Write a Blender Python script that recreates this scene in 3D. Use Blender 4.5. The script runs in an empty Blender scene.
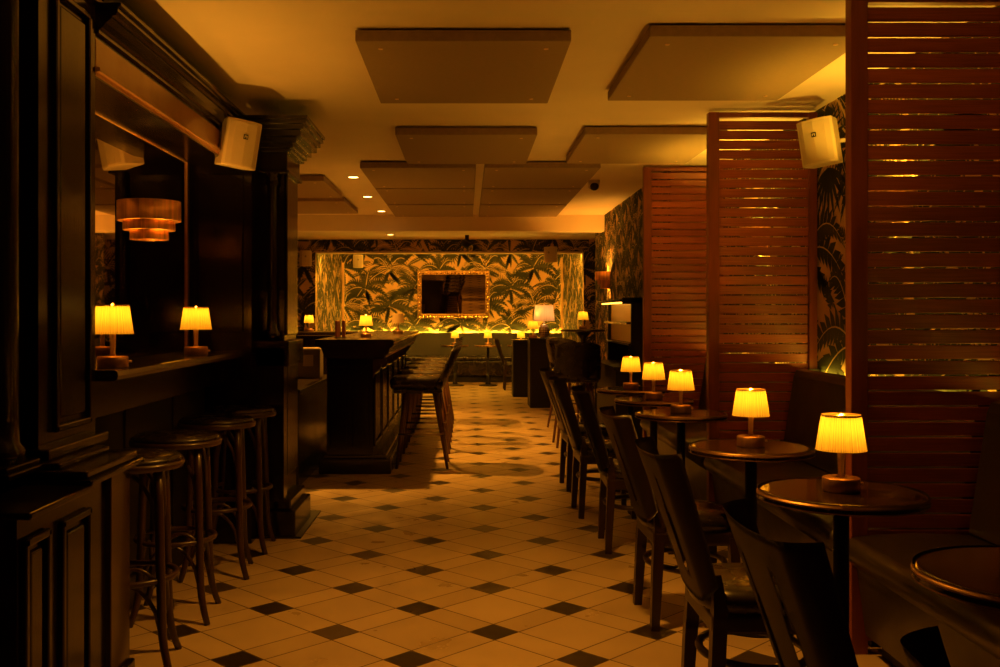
import bpy, bmesh, math, random
from mathutils import Vector, Matrix
PI = math.pi
S = bpy.context.scene
COL = S.collection
VX, VY, F, EYE = 467.0, 315.0, 985.0, 1.30

def W(x, y, Y):
    """point seen at photo pixel (x, y), Y metres into the room"""
    return Vector(((x - VX) / F * Y, Y, EYE - (y - VY) / F * Y))

# ------------------------------------------------------------------ materials
def mat(name, col, rough=.5, metal=0, coat=0, spec=.5, noise=0, nscale=8, stretch=(1, 1, 1), bump=0, bscale=200, rvar=0, bstretch=None):
    m = bpy.data.materials.new(name); m.use_nodes = True
    nt = m.node_tree; N = nt.nodes; L = nt.links
    b = N['Principled BSDF']
    b.inputs['Base Color'].default_value = (*col, 1)
    b.inputs['Roughness'].default_value = rough
    b.inputs['Metallic'].default_value = metal
    b.inputs['Specular IOR Level'].default_value = spec
    b.inputs['Coat Weight'].default_value = coat
    b.inputs['Coat Roughness'].default_value = .12
    tc = N.new('ShaderNodeTexCoord')
    if noise or rvar:
        mp = N.new('ShaderNodeMapping'); mp.inputs['Scale'].default_value = stretch
        L.new(tc.outputs['Object'], mp.inputs['Vector'])
        n = N.new('ShaderNodeTexNoise'); n.inputs['Scale'].default_value = nscale; n.inputs['Detail'].default_value = 5
        L.new(mp.outputs[0], n.inputs['Vector'])
        if noise:
            r = N.new('ShaderNodeMapRange'); r.inputs[1].default_value = .3; r.inputs[2].default_value = .7
            r.inputs[3].default_value = 1 - noise; r.inputs[4].default_value = 1 + noise
            L.new(n.outputs['Fac'], r.inputs[0])
            mx = N.new('ShaderNodeMix'); mx.data_type = 'RGBA'; mx.blend_type = 'MULTIPLY'; mx.inputs[0].default_value = 1
            mx.inputs[6].default_value = (*col, 1)
            L.new(r.outputs[0], mx.inputs[7]); L.new(mx.outputs[2], b.inputs['Base Color'])
        if rvar:
            r2 = N.new('ShaderNodeMapRange'); r2.inputs[1].default_value = .3; r2.inputs[2].default_value = .7
            r2.inputs[3].default_value = max(.02, rough - rvar); r2.inputs[4].default_value = min(1, rough + rvar)
            L.new(n.outputs['Fac'], r2.inputs[0]); L.new(r2.outputs[0], b.inputs['Roughness'])
    if bump:
        mp2 = N.new('ShaderNodeMapping'); mp2.inputs['Scale'].default_value = bstretch or (1, 1, 1)
        L.new(tc.outputs['Object'], mp2.inputs['Vector'])
        n2 = N.new('ShaderNodeTexNoise'); n2.inputs['Scale'].default_value = bscale; n2.inputs['Detail'].default_value = 3
        L.new(mp2.outputs[0], n2.inputs['Vector'])
        bp = N.new('ShaderNodeBump'); bp.inputs['Strength'].default_value = bump; bp.inputs['Distance'].default_value = .004
        L.new(n2.outputs['Fac'], bp.inputs['Height']); L.new(bp.outputs[0], b.inputs['Normal'])
    return m

def emis(name, col, st):
    m = bpy.data.materials.new(name); m.use_nodes = True
    nt = m.node_tree; nt.nodes.clear()
    e = nt.nodes.new('ShaderNodeEmission'); e.inputs[0].default_value = (*col, 1); e.inputs[1].default_value = st
    o = nt.nodes.new('ShaderNodeOutputMaterial'); nt.links.new(e.outputs[0], o.inputs[0])
    return m

def shade_mat(name, col, tr=.65):
    m = bpy.data.materials.new(name); m.use_nodes = True
    nt = m.node_tree; nt.nodes.clear(); N = nt.nodes; L = nt.links
    tc = N.new('ShaderNodeTexCoord'); sx = N.new('ShaderNodeSeparateXYZ'); L.new(tc.outputs['Object'], sx.inputs[0])
    at = N.new('ShaderNodeMath'); at.operation = 'ARCTAN2'; L.new(sx.outputs[1], at.inputs[0]); L.new(sx.outputs[0], at.inputs[1])
    mul = N.new('ShaderNodeMath'); mul.operation = 'MULTIPLY'; mul.inputs[1].default_value = 13; L.new(at.outputs[0], mul.inputs[0])
    nz = N.new('ShaderNodeTexNoise'); nz.noise_dimensions = '1D'; nz.inputs['Scale'].default_value = 2.2; L.new(mul.outputs[0], nz.inputs['W'])
    rm = N.new('ShaderNodeMapRange'); rm.inputs[1].default_value = .3; rm.inputs[2].default_value = .65; rm.inputs[3].default_value = .55; rm.inputs[4].default_value = 1.05
    L.new(nz.outputs['Fac'], rm.inputs[0])
    mx = N.new('ShaderNodeMix'); mx.data_type = 'RGBA'; mx.blend_type = 'MULTIPLY'; mx.inputs[0].default_value = 1; mx.inputs[6].default_value = (*col, 1)
    L.new(rm.outputs[0], mx.inputs[7])
    d = N.new('ShaderNodeBsdfDiffuse'); t = N.new('ShaderNodeBsdfTranslucent')
    L.new(mx.outputs[2], d.inputs[0]); L.new(mx.outputs[2], t.inputs[0])
    ms = N.new('ShaderNodeMixShader'); ms.inputs[0].default_value = tr
    L.new(d.outputs[0], ms.inputs[1]); L.new(t.outputs[0], ms.inputs[2])
    o = N.new('ShaderNodeOutputMaterial'); L.new(ms.outputs[0], o.inputs[0])
    return m

M = {}
M['ceiling'] = mat('ceiling_paint', (.78, .66, .50), .65, noise=.03, nscale=3)
M['panel'] = mat('acoustic_fabric', (.34, .245, .15), .9, noise=.10, nscale=30, stretch=(1, 14, 1), bump=.5, bscale=160, bstretch=(1, 12, 1))
M['black'] = mat('black_lacquer', (.008, .005, .0035), .17, coat=.15, noise=.2, nscale=4, bump=.10, bscale=45, bstretch=(4, 4, .5), rvar=.04)
M['blackflat'] = mat('black_paint', (.009, .006, .004), .5)
M['blackbrown'] = mat('dark_brown_lacquer', (.035, .017, .009), .25, coat=.3)
M['fascia'] = mat('brown_black_lacquer', (.46, .23, .10), .20, coat=.5, noise=.2, nscale=3)
M['counter'] = mat('dark_counter', (.018, .011, .006), .22, coat=.2, noise=.2, nscale=12, stretch=(4, .6, 1), rvar=.04)
M['copper'] = mat('brushed_copper', (.80, .44, .22), .42, metal=1, noise=.38, nscale=34, stretch=(1, 1, .04), bump=.15, bscale=90, bstretch=(1, 1, .03))
M['band'] = mat('dull_edge_band', (.30, .17, .07), .35, metal=1)
M['bronze'] = mat('brushed_bronze', (.46, .25, .115), .38, metal=.8, noise=.15, nscale=60, stretch=(1, 1, .05))
M['brass'] = mat('brushed_brass', (.74, .48, .24), .38, metal=.6, noise=.15, nscale=60, stretch=(1, 1, .05))
M['chrome'] = mat('footrest_metal', (.6, .5, .38), .22, metal=1)
M['chairwood'] = mat('dark_mahogany', (.024, .009, .004), .36, coat=.1, noise=.35, nscale=7, stretch=(3, 3, .5))
M['vinyl'] = mat('black_vinyl', (.016, .010, .006), .27, coat=.15, bump=.10, bscale=18, rvar=.07, nscale=9)
M['bench'] = mat('bench_leather', (.026, .017, .009), .36, bump=.25, bscale=12, rvar=.06, nscale=6, coat=.1, spec=.8)
M['bentwood'] = mat('bentwood_brown', (.042, .018, .008), .35, noise=.25, nscale=12, coat=.2)
M['stoolleg'] = mat('stool_leg_wood', (.11, .04, .015), .4, noise=.25, nscale=12, stretch=(2, 2, .5))
M['iron'] = mat('black_iron', (.015, .012, .01), .45, metal=.3)
M['speaker'] = mat('beige_speaker_shell', (.72, .60, .42), .5)
M['grille'] = mat('beige_grille', (.60, .49, .34), .55, bump=.3, bscale=500)
M['mirror'] = mat('tinted_mirror', (.56, .47, .38), .015, metal=1)
M['mirrorback'] = mat('gallery_mirror', (.36, .27, .19), .01, metal=1)
M['gold'] = mat('gilt_frame', (.52, .29, .11), .35, metal=.8, noise=.3, nscale=60)
M['gilt'] = mat('gilded_back_panel', (.75, .48, .22), .35, metal=.4)
M['bead'] = mat('gilt_bead', (.8, .55, .25), .25, metal=1)
M['paper'] = mat('pale_card', (.55, .45, .34), .6)
M['grey'] = mat('grey_cabinet', (.22, .17, .12), .5, noise=.1)
M['menu'] = mat('red_menu', (.30, .08, .035), .5)
M['ceramic'] = mat('lattice_ceramic', (.09, .05, .035), .25, coat=.5)
def _lattice(m):
    nt = m.node_tree; N = nt.nodes; L = nt.links; b = N['Principled BSDF']
    tc = N.new('ShaderNodeTexCoord'); sx = N.new('ShaderNodeSeparateXYZ'); L.new(tc.outputs['Object'], sx.inputs[0])
    at = N.new('ShaderNodeMath'); at.operation = 'ARCTAN2'; L.new(sx.outputs[1], at.inputs[0]); L.new(sx.outputs[0], at.inputs[1])
    k = N.new('ShaderNodeMath'); k.operation = 'MULTIPLY'; k.inputs[1].default_value = 3.2; L.new(at.outputs[0], k.inputs[0])
    z = N.new('ShaderNodeMath'); z.operation = 'MULTIPLY'; z.inputs[1].default_value = 40; L.new(sx.outputs[2], z.inputs[0])
    a = N.new('ShaderNodeMath'); a.operation = 'ADD'; L.new(k.outputs[0], a.inputs[0]); L.new(z.outputs[0], a.inputs[1])
    c = N.new('ShaderNodeMath'); c.operation = 'SUBTRACT'; L.new(k.outputs[0], c.inputs[0]); L.new(z.outputs[0], c.inputs[1])
    v = N.new('ShaderNodeCombineXYZ'); L.new(a.outputs[0], v.inputs[0]); L.new(c.outputs[0], v.inputs[1])
    ch = N.new('ShaderNodeTexChecker'); ch.inputs['Scale'].default_value = 1; ch.inputs[1].default_value = (.5, .38, .25, 1); ch.inputs[2].default_value = (.06, .03, .02, 1)
    L.new(v.outputs[0], ch.inputs[0]); L.new(ch.outputs[0], b.inputs['Base Color'])
_lattice(M['ceramic'])
M['shade'] = shade_mat('pleated_shade', (.97, .90, .45))
M['shadetrim'] = mat('shade_braid', (.55, .36, .14), .7)
M['bigshade'] = shade_mat('cream_shade', (.95, .75, .58), .5)
M['dimshade'] = shade_mat('unlit_shade', (.62, .48, .30), .5)
M['bulb'] = emis('bulb_glow', (1, .5, .05), 6)
M['down'] = emis('downlight_glow', (1, .55, .14), 14)
M['led'] = emis('led_glow', (1, .48, .03), 130)
M['ledcorner'] = emis('corner_glow', (1, .46, .035), 7)
M['addedshelfglow'] = emis('added_shelf_glow', (1, .48, .05), 6)
M['ledcove'] = emis('cove_strip_glow', (1, .47, .035), 190)
M['ledfaint'] = emis('faint_glow', (1, .52, .03), 4)
M['ledsoft'] = emis('cove_glow', (1, .52, .03), 18)
M['white'] = mat('white_plastic', (.7, .62, .5), .4)
M['wp_base'] = mat('wallpaper_gold', (.72, .47, .22), .75, noise=.10, nscale=5)
M['wp_dark'] = mat('wallpaper_deep_green', (.026, .034, .010), .75, noise=.25, nscale=9)
M['wp_mid'] = mat('wallpaper_olive', (.058, .056, .016), .75, noise=.25, nscale=9)
M['wp_light'] = mat('wallpaper_cream', (.78, .58, .30), .75)
M['wall'] = mat('dark_wall_paint', (.035, .022, .014), .6, noise=.15)

def louvre_mat():
    m = mat('louvre_wood', (.30, .085, .03), .42, coat=.05)
    nt = m.node_tree; N = nt.nodes; L = nt.links; b = N['Principled BSDF']
    tc = N.new('ShaderNodeTexCoord'); sx = N.new('ShaderNodeSeparateXYZ'); L.new(tc.outputs['Object'], sx.inputs[0])
    dv = N.new('ShaderNodeMath'); dv.operation = 'MULTIPLY'; dv.inputs[1].default_value = 1 / .0592; L.new(sx.outputs[2], dv.inputs[0])
    fl = N.new('ShaderNodeMath'); fl.operation = 'FLOOR'; L.new(dv.outputs[0], fl.inputs[0])
    wn = N.new('ShaderNodeTexWhiteNoise'); wn.noise_dimensions = '1D'; L.new(fl.outputs[0], wn.inputs['W'])
    mp = N.new('ShaderNodeMapping'); mp.inputs['Scale'].default_value = (1.2, 1, 40); L.new(tc.outputs['Object'], mp.inputs['Vector'])
    nz = N.new('ShaderNodeTexNoise'); nz.inputs['Scale'].default_value = 4; nz.inputs['Detail'].default_value = 6; L.new(mp.outputs[0], nz.inputs['Vector'])
    ad = N.new('ShaderNodeMath'); ad.operation = 'MULTIPLY_ADD'; ad.inputs[1].default_value = .45; L.new(wn.outputs['Value'], ad.inputs[0]); L.new(nz.outputs['Fac'], ad.inputs[2])
    cr = N.new('ShaderNodeValToRGB'); cr.color_ramp.elements[0].position = .35; cr.color_ramp.elements[1].position = 1.05
    cr.color_ramp.elements[0].color = (.25, .058, .018, 1); cr.color_ramp.elements[1].color = (.54, .140, .044, 1)
    L.new(ad.outputs[0], cr.inputs[0]); L.new(cr.outputs[0], b.inputs['Base Color'])
    return m
M['louvre'] = louvre_mat()
M['stile'] = mat('louvre_stile_wood', (.25, .062, .020), .42, noise=.2, nscale=10, stretch=(3, 3, .3))

def floor_mat():
    m = bpy.data.materials.new('patterned_floor_tile'); m.use_nodes = True
    nt = m.node_tree; N = nt.nodes; L = nt.links; b = N['Principled BSDF']
    P_, s = .461, .31
    def mth(op, a, c=None, d=None):
        n = N.new('ShaderNodeMath'); n.operation = op
        for i, v in enumerate((a, c, d)):
            if v is None: continue
            if isinstance(v, (int, float)): n.inputs[i].default_value = v
            else: L.new(v, n.inputs[i])
        return n.outputs[0]
    tc = N.new('ShaderNodeTexCoord')
    sx = N.new('ShaderNodeSeparateXYZ'); L.new(tc.outputs['Object'], sx.inputs[0])
    X0, Y0 = -.541, 4.04                       # centre of one dark inset
    x = mth('SUBTRACT', sx.outputs[0], X0); y = mth('SUBTRACT', sx.outputs[1], Y0)
    k = 1 / (math.sqrt(2) * P_)
    u = mth('MULTIPLY_ADD', mth('ADD', x, y), k, s / 2 + 200)
    v = mth('MULTIPLY_ADD', mth('SUBTRACT', y, x), k, s / 2 + 200)
    fu, fv = mth('FRACT', u), mth('FRACT', v)
    du, dv = mth('LESS_THAN', fu, s), mth('LESS_THAN', fv, s)
    dark = mth('MULTIPLY', du, dv)
    # distance to the joints
    def joint(f):
        a = mth('MINIMUM', f, mth('SUBTRACT', 1, f)); c = mth('ABSOLUTE', mth('SUBTRACT', f, s))
        return mth('MINIMUM', a, c)
    dj = mth('MINIMUM', joint(fu), joint(fv))
    gr = N.new('ShaderNodeMapRange'); gr.inputs[1].default_value = .004; gr.inputs[2].default_value = .009; gr.inputs[3].default_value = 1; gr.inputs[4].default_value = 0
    L.new(dj, gr.inputs[0])
    # one id per tile
    iu = mth('ADD', mth('FLOOR', u), mth('MULTIPLY', du, .5)); iv = mth('ADD', mth('FLOOR', v), mth('MULTIPLY', dv, .5))
    cx = N.new('ShaderNodeCombineXYZ'); L.new(iu, cx.inputs[0]); L.new(iv, cx.inputs[1])
    wn = N.new('ShaderNodeTexWhiteNoise'); L.new(cx.outputs[0], wn.inputs['Vector'])
    nz = N.new('ShaderNodeTexNoise'); nz.inputs['Scale'].default_value = 5; nz.inputs['Detail'].default_value = 6; L.new(tc.outputs['Object'], nz.inputs['Vector'])
    t = mth('MULTIPLY_ADD', wn.outputs['Value'], .28, mth('MULTIPLY', nz.outputs['Fac'], .5))
    c1 = N.new('ShaderNodeValToRGB'); c1.color_ramp.elements[0].position = .1; c1.color_ramp.elements[1].position = .6
    c1.color_ramp.elements[0].color = (.40, .29, .165, 1); c1.color_ramp.elements[1].color = (.57, .43, .255, 1)
    L.new(t, c1.inputs[0])
    c2 = N.new('ShaderNodeValToRGB'); c2.color_ramp.elements[0].position = .55; c2.color_ramp.elements[1].position = 1.0
    c2.color_ramp.elements[0].color = (.025, .017, .010, 1); c2.color_ramp.elements[1].color = (.10, .07, .035, 1)
    L.new(wn.outputs['Value'], c2.inputs[0])
    m1 = N.new('ShaderNodeMix'); m1.data_type = 'RGBA'; L.new(dark, m1.inputs[0]); L.new(c1.outputs[0], m1.inputs[6]); L.new(c2.outputs[0], m1.inputs[7])
    m2 = N.new('ShaderNodeMix'); m2.data_type = 'RGBA'; L.new(gr.outputs[0], m2.inputs[0]); L.new(m1.outputs[2], m2.inputs[6]); m2.inputs[7].default_value = (.10, .055, .022, 1)
    L.new(m2.outputs[2], b.inputs['Base Color'])
    rr = N.new('ShaderNodeMapRange'); rr.inputs[1].default_value = .3; rr.inputs[2].default_value = .7; rr.inputs[3].default_value = .26; rr.inputs[4].default_value = .46
    L.new(nz.outputs['Fac'], rr.inputs[0])
    ro = mth('MULTIPLY_ADD', gr.outputs[0], .4, rr.outputs[0]); L.new(ro, b.inputs['Roughness'])
    bp = N.new('ShaderNodeBump'); bp.inputs['Strength'].default_value = .35; bp.inputs['Distance'].default_value = .003; bp.invert = True
    L.new(gr.outputs[0], bp.inputs['Height']); L.new(bp.outputs[0], b.inputs['Normal'])
    return m
M['floor'] = floor_mat()

def table_mat():
    m = mat('table_veneer', (.030, .016, .006), .11, coat=.5, noise=.45, nscale=7, stretch=(1, 4, 1))
    return m
M['table'] = table_mat()

# ------------------------------------------------------------------ mesh helpers
class MB:
    def __init__(s): s.bm = bmesh.new()
    def _new(s, verts): return [s.bm.verts.new(v) for v in verts]
    def box(s, x0, x1, y0, y1, z0, z1, bev=0, seg=2, mtx=None, mi=0):
        b = bmesh.new()
        vs = [b.verts.new(v) for v in ((x0,y0,z0),(x1,y0,z0),(x1,y1,z0),(x0,y1,z0),(x0,y0,z1),(x1,y0,z1),(x1,y1,z1),(x0,y1,z1))]
        for f in ((3,2,1,0),(4,5,6,7),(0,1,5,4),(1,2,6,5),(2,3,7,6),(3,0,4,7)):
            fc = b.faces.new([vs[i] for i in f]); fc.material_index = mi
        if bev: bmesh.ops.bevel(b, geom=b.edges[:], offset=bev, segments=seg, profile=.5, affect='EDGES')
        s.merge(b, mtx); return s
    def merge(s, b, mtx=None):
        if mtx is not None: bmesh.ops.transform(b, matrix=mtx, verts=b.verts[:])
        mp = {v: s.bm.verts.new(v.co) for v in b.verts}
        for f in b.faces:
            nf = s.bm.faces.new([mp[v] for v in f.verts]); nf.material_index = f.material_index; nf.smooth = f.smooth
        b.free()
    def lathe(s, prof, cx=0, cy=0, n=32, a0=0, a1=2*PI, cap=True, ripple=None, mi=0):
        """prof: (radius, z) pairs from bottom to top"""
        full = abs(a1 - a0 - 2*PI) < 1e-6
        k = n if full else n + 1
        rings = []
        for r, z in prof:
            ring = []
            for i in range(k):
                a = a0 + (a1 - a0) * i / n
                rr = r * (1 + (ripple(a) if ripple else 0))
                ring.append(s.bm.verts.new((cx + rr*math.cos(a), cy + rr*math.sin(a), z)))
            rings.append(ring)
        for j in range(len(rings) - 1):
            for i in range(n):
                i2 = (i + 1) % k
                f = s.bm.faces.new((rings[j][i], rings[j][i2], rings[j+1][i2], rings[j+1][i])); f.smooth = True; f.material_index = mi
        if cap and full:
            for ring, rev in ((rings[0], True), (rings[-1], False)):
                f = s.bm.faces.new(ring[::-1] if rev else ring); f.material_index = mi
        return s
    def tube(s, pts, r, n=10, closed=False, sq=False):
        """round (or square) bar through pts; r a number or one per point"""
        pts = [Vector(p) for p in pts]; m = len(pts)
        rs = r if isinstance(r, (list, tuple)) else [r]*m
        rings = []; up = None
        for i, p in enumerate(pts):
            if closed: t = pts[(i+1) % m] - pts[i-1]
            else: t = pts[min(i+1, m-1)] - pts[max(i-1, 0)]
            t.normalize()
            if up is None:
                up = Vector((1, 0, 0)) if abs(t.x) < .7 else Vector((0, 1, 0))
            a = (up - t*up.dot(t)).normalized(); up = a; b = t.cross(a)
            if sq: offs = [(1,1),(-1,1),(-1,-1),(1,-1)]
            else: offs = [(math.cos(2*PI*k/n), math.sin(2*PI*k/n)) for k in range(n)]
            rings.append([s.bm.verts.new(p + (a*c + b*d)*rs[i]) for c, d in offs])
        q = len(rings[0])
        for j in range(m if closed else m-1):
            A, B = rings[j], rings[(j+1) % m]
            for k in range(q):
                f = s.bm.faces.new((A[k], A[(k+1) % q], B[(k+1) % q], B[k])); f.smooth = not sq
        if not closed:
            s.bm.faces.new(rings[0][::-1]); s.bm.faces.new(rings[-1])
        return s
    def prism(s, poly, axis, a0, a1):
        """polygon extruded along an axis; poly holds the other two coordinates in x,y,z order"""
        def put(p, a):
            if axis == 'x': return (a, p[0], p[1])
            if axis == 'y': return (p[0], a, p[1])
            return (p[0], p[1], a)
        A = [s.bm.verts.new(put(p, a0)) for p in poly]; B = [s.bm.verts.new(put(p, a1)) for p in poly]
        n = len(poly)
        s.bm.faces.new(A); s.bm.faces.new(B[::-1])
        for i in range(n): s.bm.faces.new((A[i], B[i], B[(i+1) % n], A[(i+1) % n]))
        return s
    def sphere(s, c, r, sx=1, sy=1, sz=1, n=16):
        b = bmesh.new(); bmesh.ops.create_uvsphere(b, u_segments=n, v_segments=max(6, n//2), radius=r)
        for f in b.faces: f.smooth = True
        s.merge(b, Matrix.Translation(c) @ Matrix.Diagonal((sx, sy, sz, 1))); return s
    def build(s, name, m, parent=None, mtx=None, fixn=True, smooth_angle=None):
        if fixn: bmesh.ops.recalc_face_normals(s.bm, faces=s.bm.faces[:])
        if mtx is not None: bmesh.ops.transform(s.bm, matrix=mtx, verts=s.bm.verts[:])
        me = bpy.data.meshes.new(name); s.bm.to_mesh(me); s.bm.free()
        for x in (m if isinstance(m, (list, tuple)) else [m]): me.materials.append(x)
        o = bpy.data.objects.new(name, me); COL.objects.link(o)
        if parent: o.parent = parent
        return o

def tag(o, label=None, cat=None, group=None, kind=None):
    if label: o['label'] = label
    if cat: o['category'] = cat
    if group: o['group'] = group
    if kind: o['kind'] = kind
    return o
def thing(name, label, cat, loc=(0, 0, 0), rz=0, group=None):
    o = bpy.data.objects.new(name, None); COL.objects.link(o); o.empty_display_size = .1
    o.location = loc; o.rotation_euler = (0, 0, rz)
    return tag(o, label, cat, group)
def dup(root, label, loc, rz=0, group=None, name=None):
    r = root.copy(); COL.objects.link(r); r.location = loc; r.rotation_euler = (0, 0, rz); r['label'] = label
    if group: r['group'] = group
    def kids(a, b):
        for c in list(a.children):
            k = c.copy(); COL.objects.link(k); k.parent = b; kids(c, k)
    kids(root, r)
    return r
def struct(name, mb, m, **kw):
    o = mb.build(name, m, **kw); o['kind'] = 'structure'; return o
def light(name, kind, loc, power, col, parent=None, size=.02, spot=None, blend=.6, rot=None):
    l = bpy.data.lights.new(name, kind); l.energy = power; l.color = col
    if kind != 'AREA': l.shadow_soft_size = size
    if kind == 'SPOT': l.spot_size = math.radians(spot); l.spot_blend = blend
    o = bpy.data.objects.new(name, l); COL.objects.link(o); o.location = loc
    if rot: o.rotation_euler = rot
    if parent: o.parent = parent
    return o

WARM = (1.0, .37, .03)
LAMPC = (1.0, .32, .013)
CEIL = 2.55

# ------------------------------------------------------------------ the room shell
struct('floor', MB().box(-3.6, 3.2, -2.5, 20.2, -.1, 0), M['floor'])
struct('ceiling', MB().box(-3.6, 3.2, -2.5, 20.2, CEIL, CEIL + .1), M['ceiling'])
struct('trim_1', MB().box(-3.6, 3.2, 12.3, 12.6, 2.35, CEIL - .0005), M['ceiling'])
struct('wall_front', MB().box(-3.6, 3.2, -2.6, -2.5, 0, CEIL), M['wall'])

def wallpaper(name, O, U, V, w, h, seed=1, s=1.0, structure=True, thick=.08, veins=.5):
    """papered wall: a slab with large palm and banana leaves printed on the face, all in one mesh"""
    rnd = random.Random(seed)
    O, U, V = Vector(O), Vector(U), Vector(V); Nn = U.cross(V).normalized()
    mb = MB(); bm = mb.bm
    P3 = lambda u, v, l: O + U*min(max(u, 0), w) + V*min(max(v, 0), h) + Nn*l
    c = [P3(0,0,0), P3(w,0,0), P3(w,h,0), P3(0,h,0)]
    fr = [bm.verts.new(p) for p in c]; bk = [bm.verts.new(p - Nn*thick) for p in c]
    bm.faces.new(fr); bm.faces.new(bk[::-1])
    for i in range(4): bm.faces.new((fr[i], bk[i], bk[(i+1) % 4], fr[(i+1) % 4]))
    def quad(pts, l, mi):
        us = [p[0] for p in pts]; vs_ = [p[1] for p in pts]
        if max(us) <= 0 or min(us) >= w or max(vs_) <= 0 or min(vs_) >= h: return
        f = bm.faces.new([bm.verts.new(P3(p[0], p[1], l)) for p in pts]); f.material_index = mi
    def leaf(x, y, ang, L, droop, wm, lay, notch=True, seg=11, mats=(1, 2), rib=True):
        l = (.0013 if lay else .0006) + lay*.0007
        dx, dy = math.cos(ang), math.sin(ang)
        def ctr(t): return (x + dx*L*t, y + dy*L*t - droop*L*t*t)
        rw0 = .010 if s < 1.3 else .005
        for i in range(seg):
            t0, t1 = i/seg, (i + 1)/seg
            (ax, ay), (bx, by) = ctr(t0), ctr(t1)
            tx, ty = bx - ax, by - ay; q = math.hypot(tx, ty) or 1; nx, ny = -ty/q, tx/q
            w0 = wm*L*math.sin(PI*min(1, (t0*.93 + .07))**.8); w1 = wm*L*math.sin(PI*min(1, (t1*.93 + .07))**.8) if i < seg-1 else .0
            if notch: w0n, w1n = w0*.62, w1*1.12
            else: w0n, w1n = w0, w1
            sh = .35*L/seg                     # the leaf strips sweep towards the tip
            ex, ey = tx/q*sh, ty/q*sh
            quad([(ax, ay), (bx, by), (bx + nx*w1n + ex, by + ny*w1n + ey), (ax + nx*w0n + ex, ay + ny*w0n + ey)], l, mats[0])
            quad([(ax, ay), (ax - nx*w0n + ex, ay - ny*w0n + ey), (bx - nx*w1n + ex, by - ny*w1n + ey), (bx, by)], l, mats[1])
            if rib:
                rw = rw0*L*(1.15 - t0) + .001
                quad([(ax - nx*rw, ay - ny*rw), (bx - nx*rw, by - ny*rw), (bx + nx*rw, by + ny*rw), (ax + nx*rw, ay + ny*rw)], l + .0003, 3)
    def frond(x, y, ang, L, droop, lay, mats):
        """arching rib with slim blades either side"""
        l = .0013 + lay*.0007; n = 13
        dx, dy = math.cos(ang), math.sin(ang)
        ctr = lambda t: (x + dx*L*t, y + dy*L*t - droop*L*t*t)
        for i in range(n):
            t = (i + 1)/n; (ax, ay), (bx, by) = ctr(t - .5/n), ctr(t)
            tx, ty = bx - ax, by - ay; q = math.hypot(tx, ty) or 1; tx, ty = tx/q, ty/q
            bl = L*.30*math.sin(PI*(.18 + .72*t)); wd = .016*L
            for sg in (1, -1):
                ex, ey = tx*.62 - ty*sg*.78, ty*.62 + tx*sg*.78
                ey -= .25
                quad([(ax, ay), (ax + tx*wd + ex*bl*.5, ay + ty*wd + ey*bl*.5), (ax + ex*bl, ay + ey*bl), (ax - tx*wd + ex*bl*.5, ay - ty*wd + ey*bl*.5)][::sg], l, mats[0] if sg > 0 else mats[1])
            (cx, cy) = ctr(t - 1/n); rw = .008*L
            quad([(cx + ty*rw, cy - tx*rw), (bx + ty*rw, by - tx*rw), (bx - ty*rw, by + tx*rw), (cx - ty*rw, cy + tx*rw)], l + .0003, 3)
    for _ in range(int(w*h/(.030*s*s))):
        x, y = rnd.uniform(-.2, w + .2), rnd.uniform(-.2, h + .2)
        leaf(x, y, rnd.uniform(-.3, PI + .3), rnd.uniform(.22, .36)*s, rnd.uniform(.2, .5), rnd.uniform(.10, .16), 0, mats=(2, 1) if rnd.random() < .5 else (2, 2), seg=9, rib=rnd.random() < veins)
    cw, ch = .46*s, .70*s
    for i in range(-1, int(w/cw) + 2):
        for j in range(-1, int(h/ch) + 2):
            x = i*cw + rnd.uniform(-.04, .04)*s; y = j*ch + (.5*ch if i % 2 else 0) + rnd.uniform(-.05, .05)*s
            broad = (i + 2*j) % 4 != 0
            for k in range(5):
                a = rnd.uniform(PI*1.05, PI*1.95)
                leaf(x, y - .02*s, a, .30*s*rnd.uniform(.8, 1.2), .10, .12, 1, seg=8, mats=(1, 2) if k % 2 else (1, 1), rib=False)
            n = 7; off = rnd.uniform(-.5, .5)
            for k in range(n):
                a = PI*(.94 - .88*k/(n - 1)) + off*.5 + rnd.uniform(-.16, .16)
                LL = (.50 + .12*math.sin(PI*k/(n-1)))*s*rnd.uniform(.88, 1.12)
                if broad: leaf(x, y, a, LL, .42 + .45*abs(math.cos(a)), .115, 2 + k % 3, mats=((1, 1), (2, 2), (1, 2))[k % 3], rib=k % 3 == 1 or s > 1.3)
                else: frond(x, y, a, LL*1.1, .45 + .35*abs(math.cos(a)), 2 + k % 3, (1, 2))
            for k in range(9):
                a = PI*(1.12 + .76*k/8)
                leaf(x + .23*s, y + .32*s, a, .20*s, .05, .07, 1, notch=False, seg=4, mats=(1, 1), rib=False)
    o = mb.build(name, [M['wp_base'], M['wp_dark'], M['wp_mid'], M['wp_light']], fixn=False)
    if structure: o['kind'] = 'structure'
    return o

# right hand side
wallpaper('wall_right', (2.14, 8.3, 0), (0, -1, 0), (0, 0, 1), 10.8, CEIL, 3, 1.55, veins=.15)
wallpaper('wall_right_pier', (1.72, 13.2, 0), (0, -1, 0), (0, 0, 1), 4.9, CEIL, 5, .8, thick=.42)
# left hand side: beside the camera, behind the fitted joinery, and the wider part past the pillar
struct('wall_left', MB().box(-1.72, -1.58, -2.5, 6.3, 0, CEIL), M['wall'])
struct('wall_left_rear', MB().box(-3.15, -3.05, 6.2, 16.3, 0, CEIL), M['wall'])
struct('wall_left_return', MB().box(-3.15, -1.7205, 6.2, 6.3, 0, CEIL), M['wall'])
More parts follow.
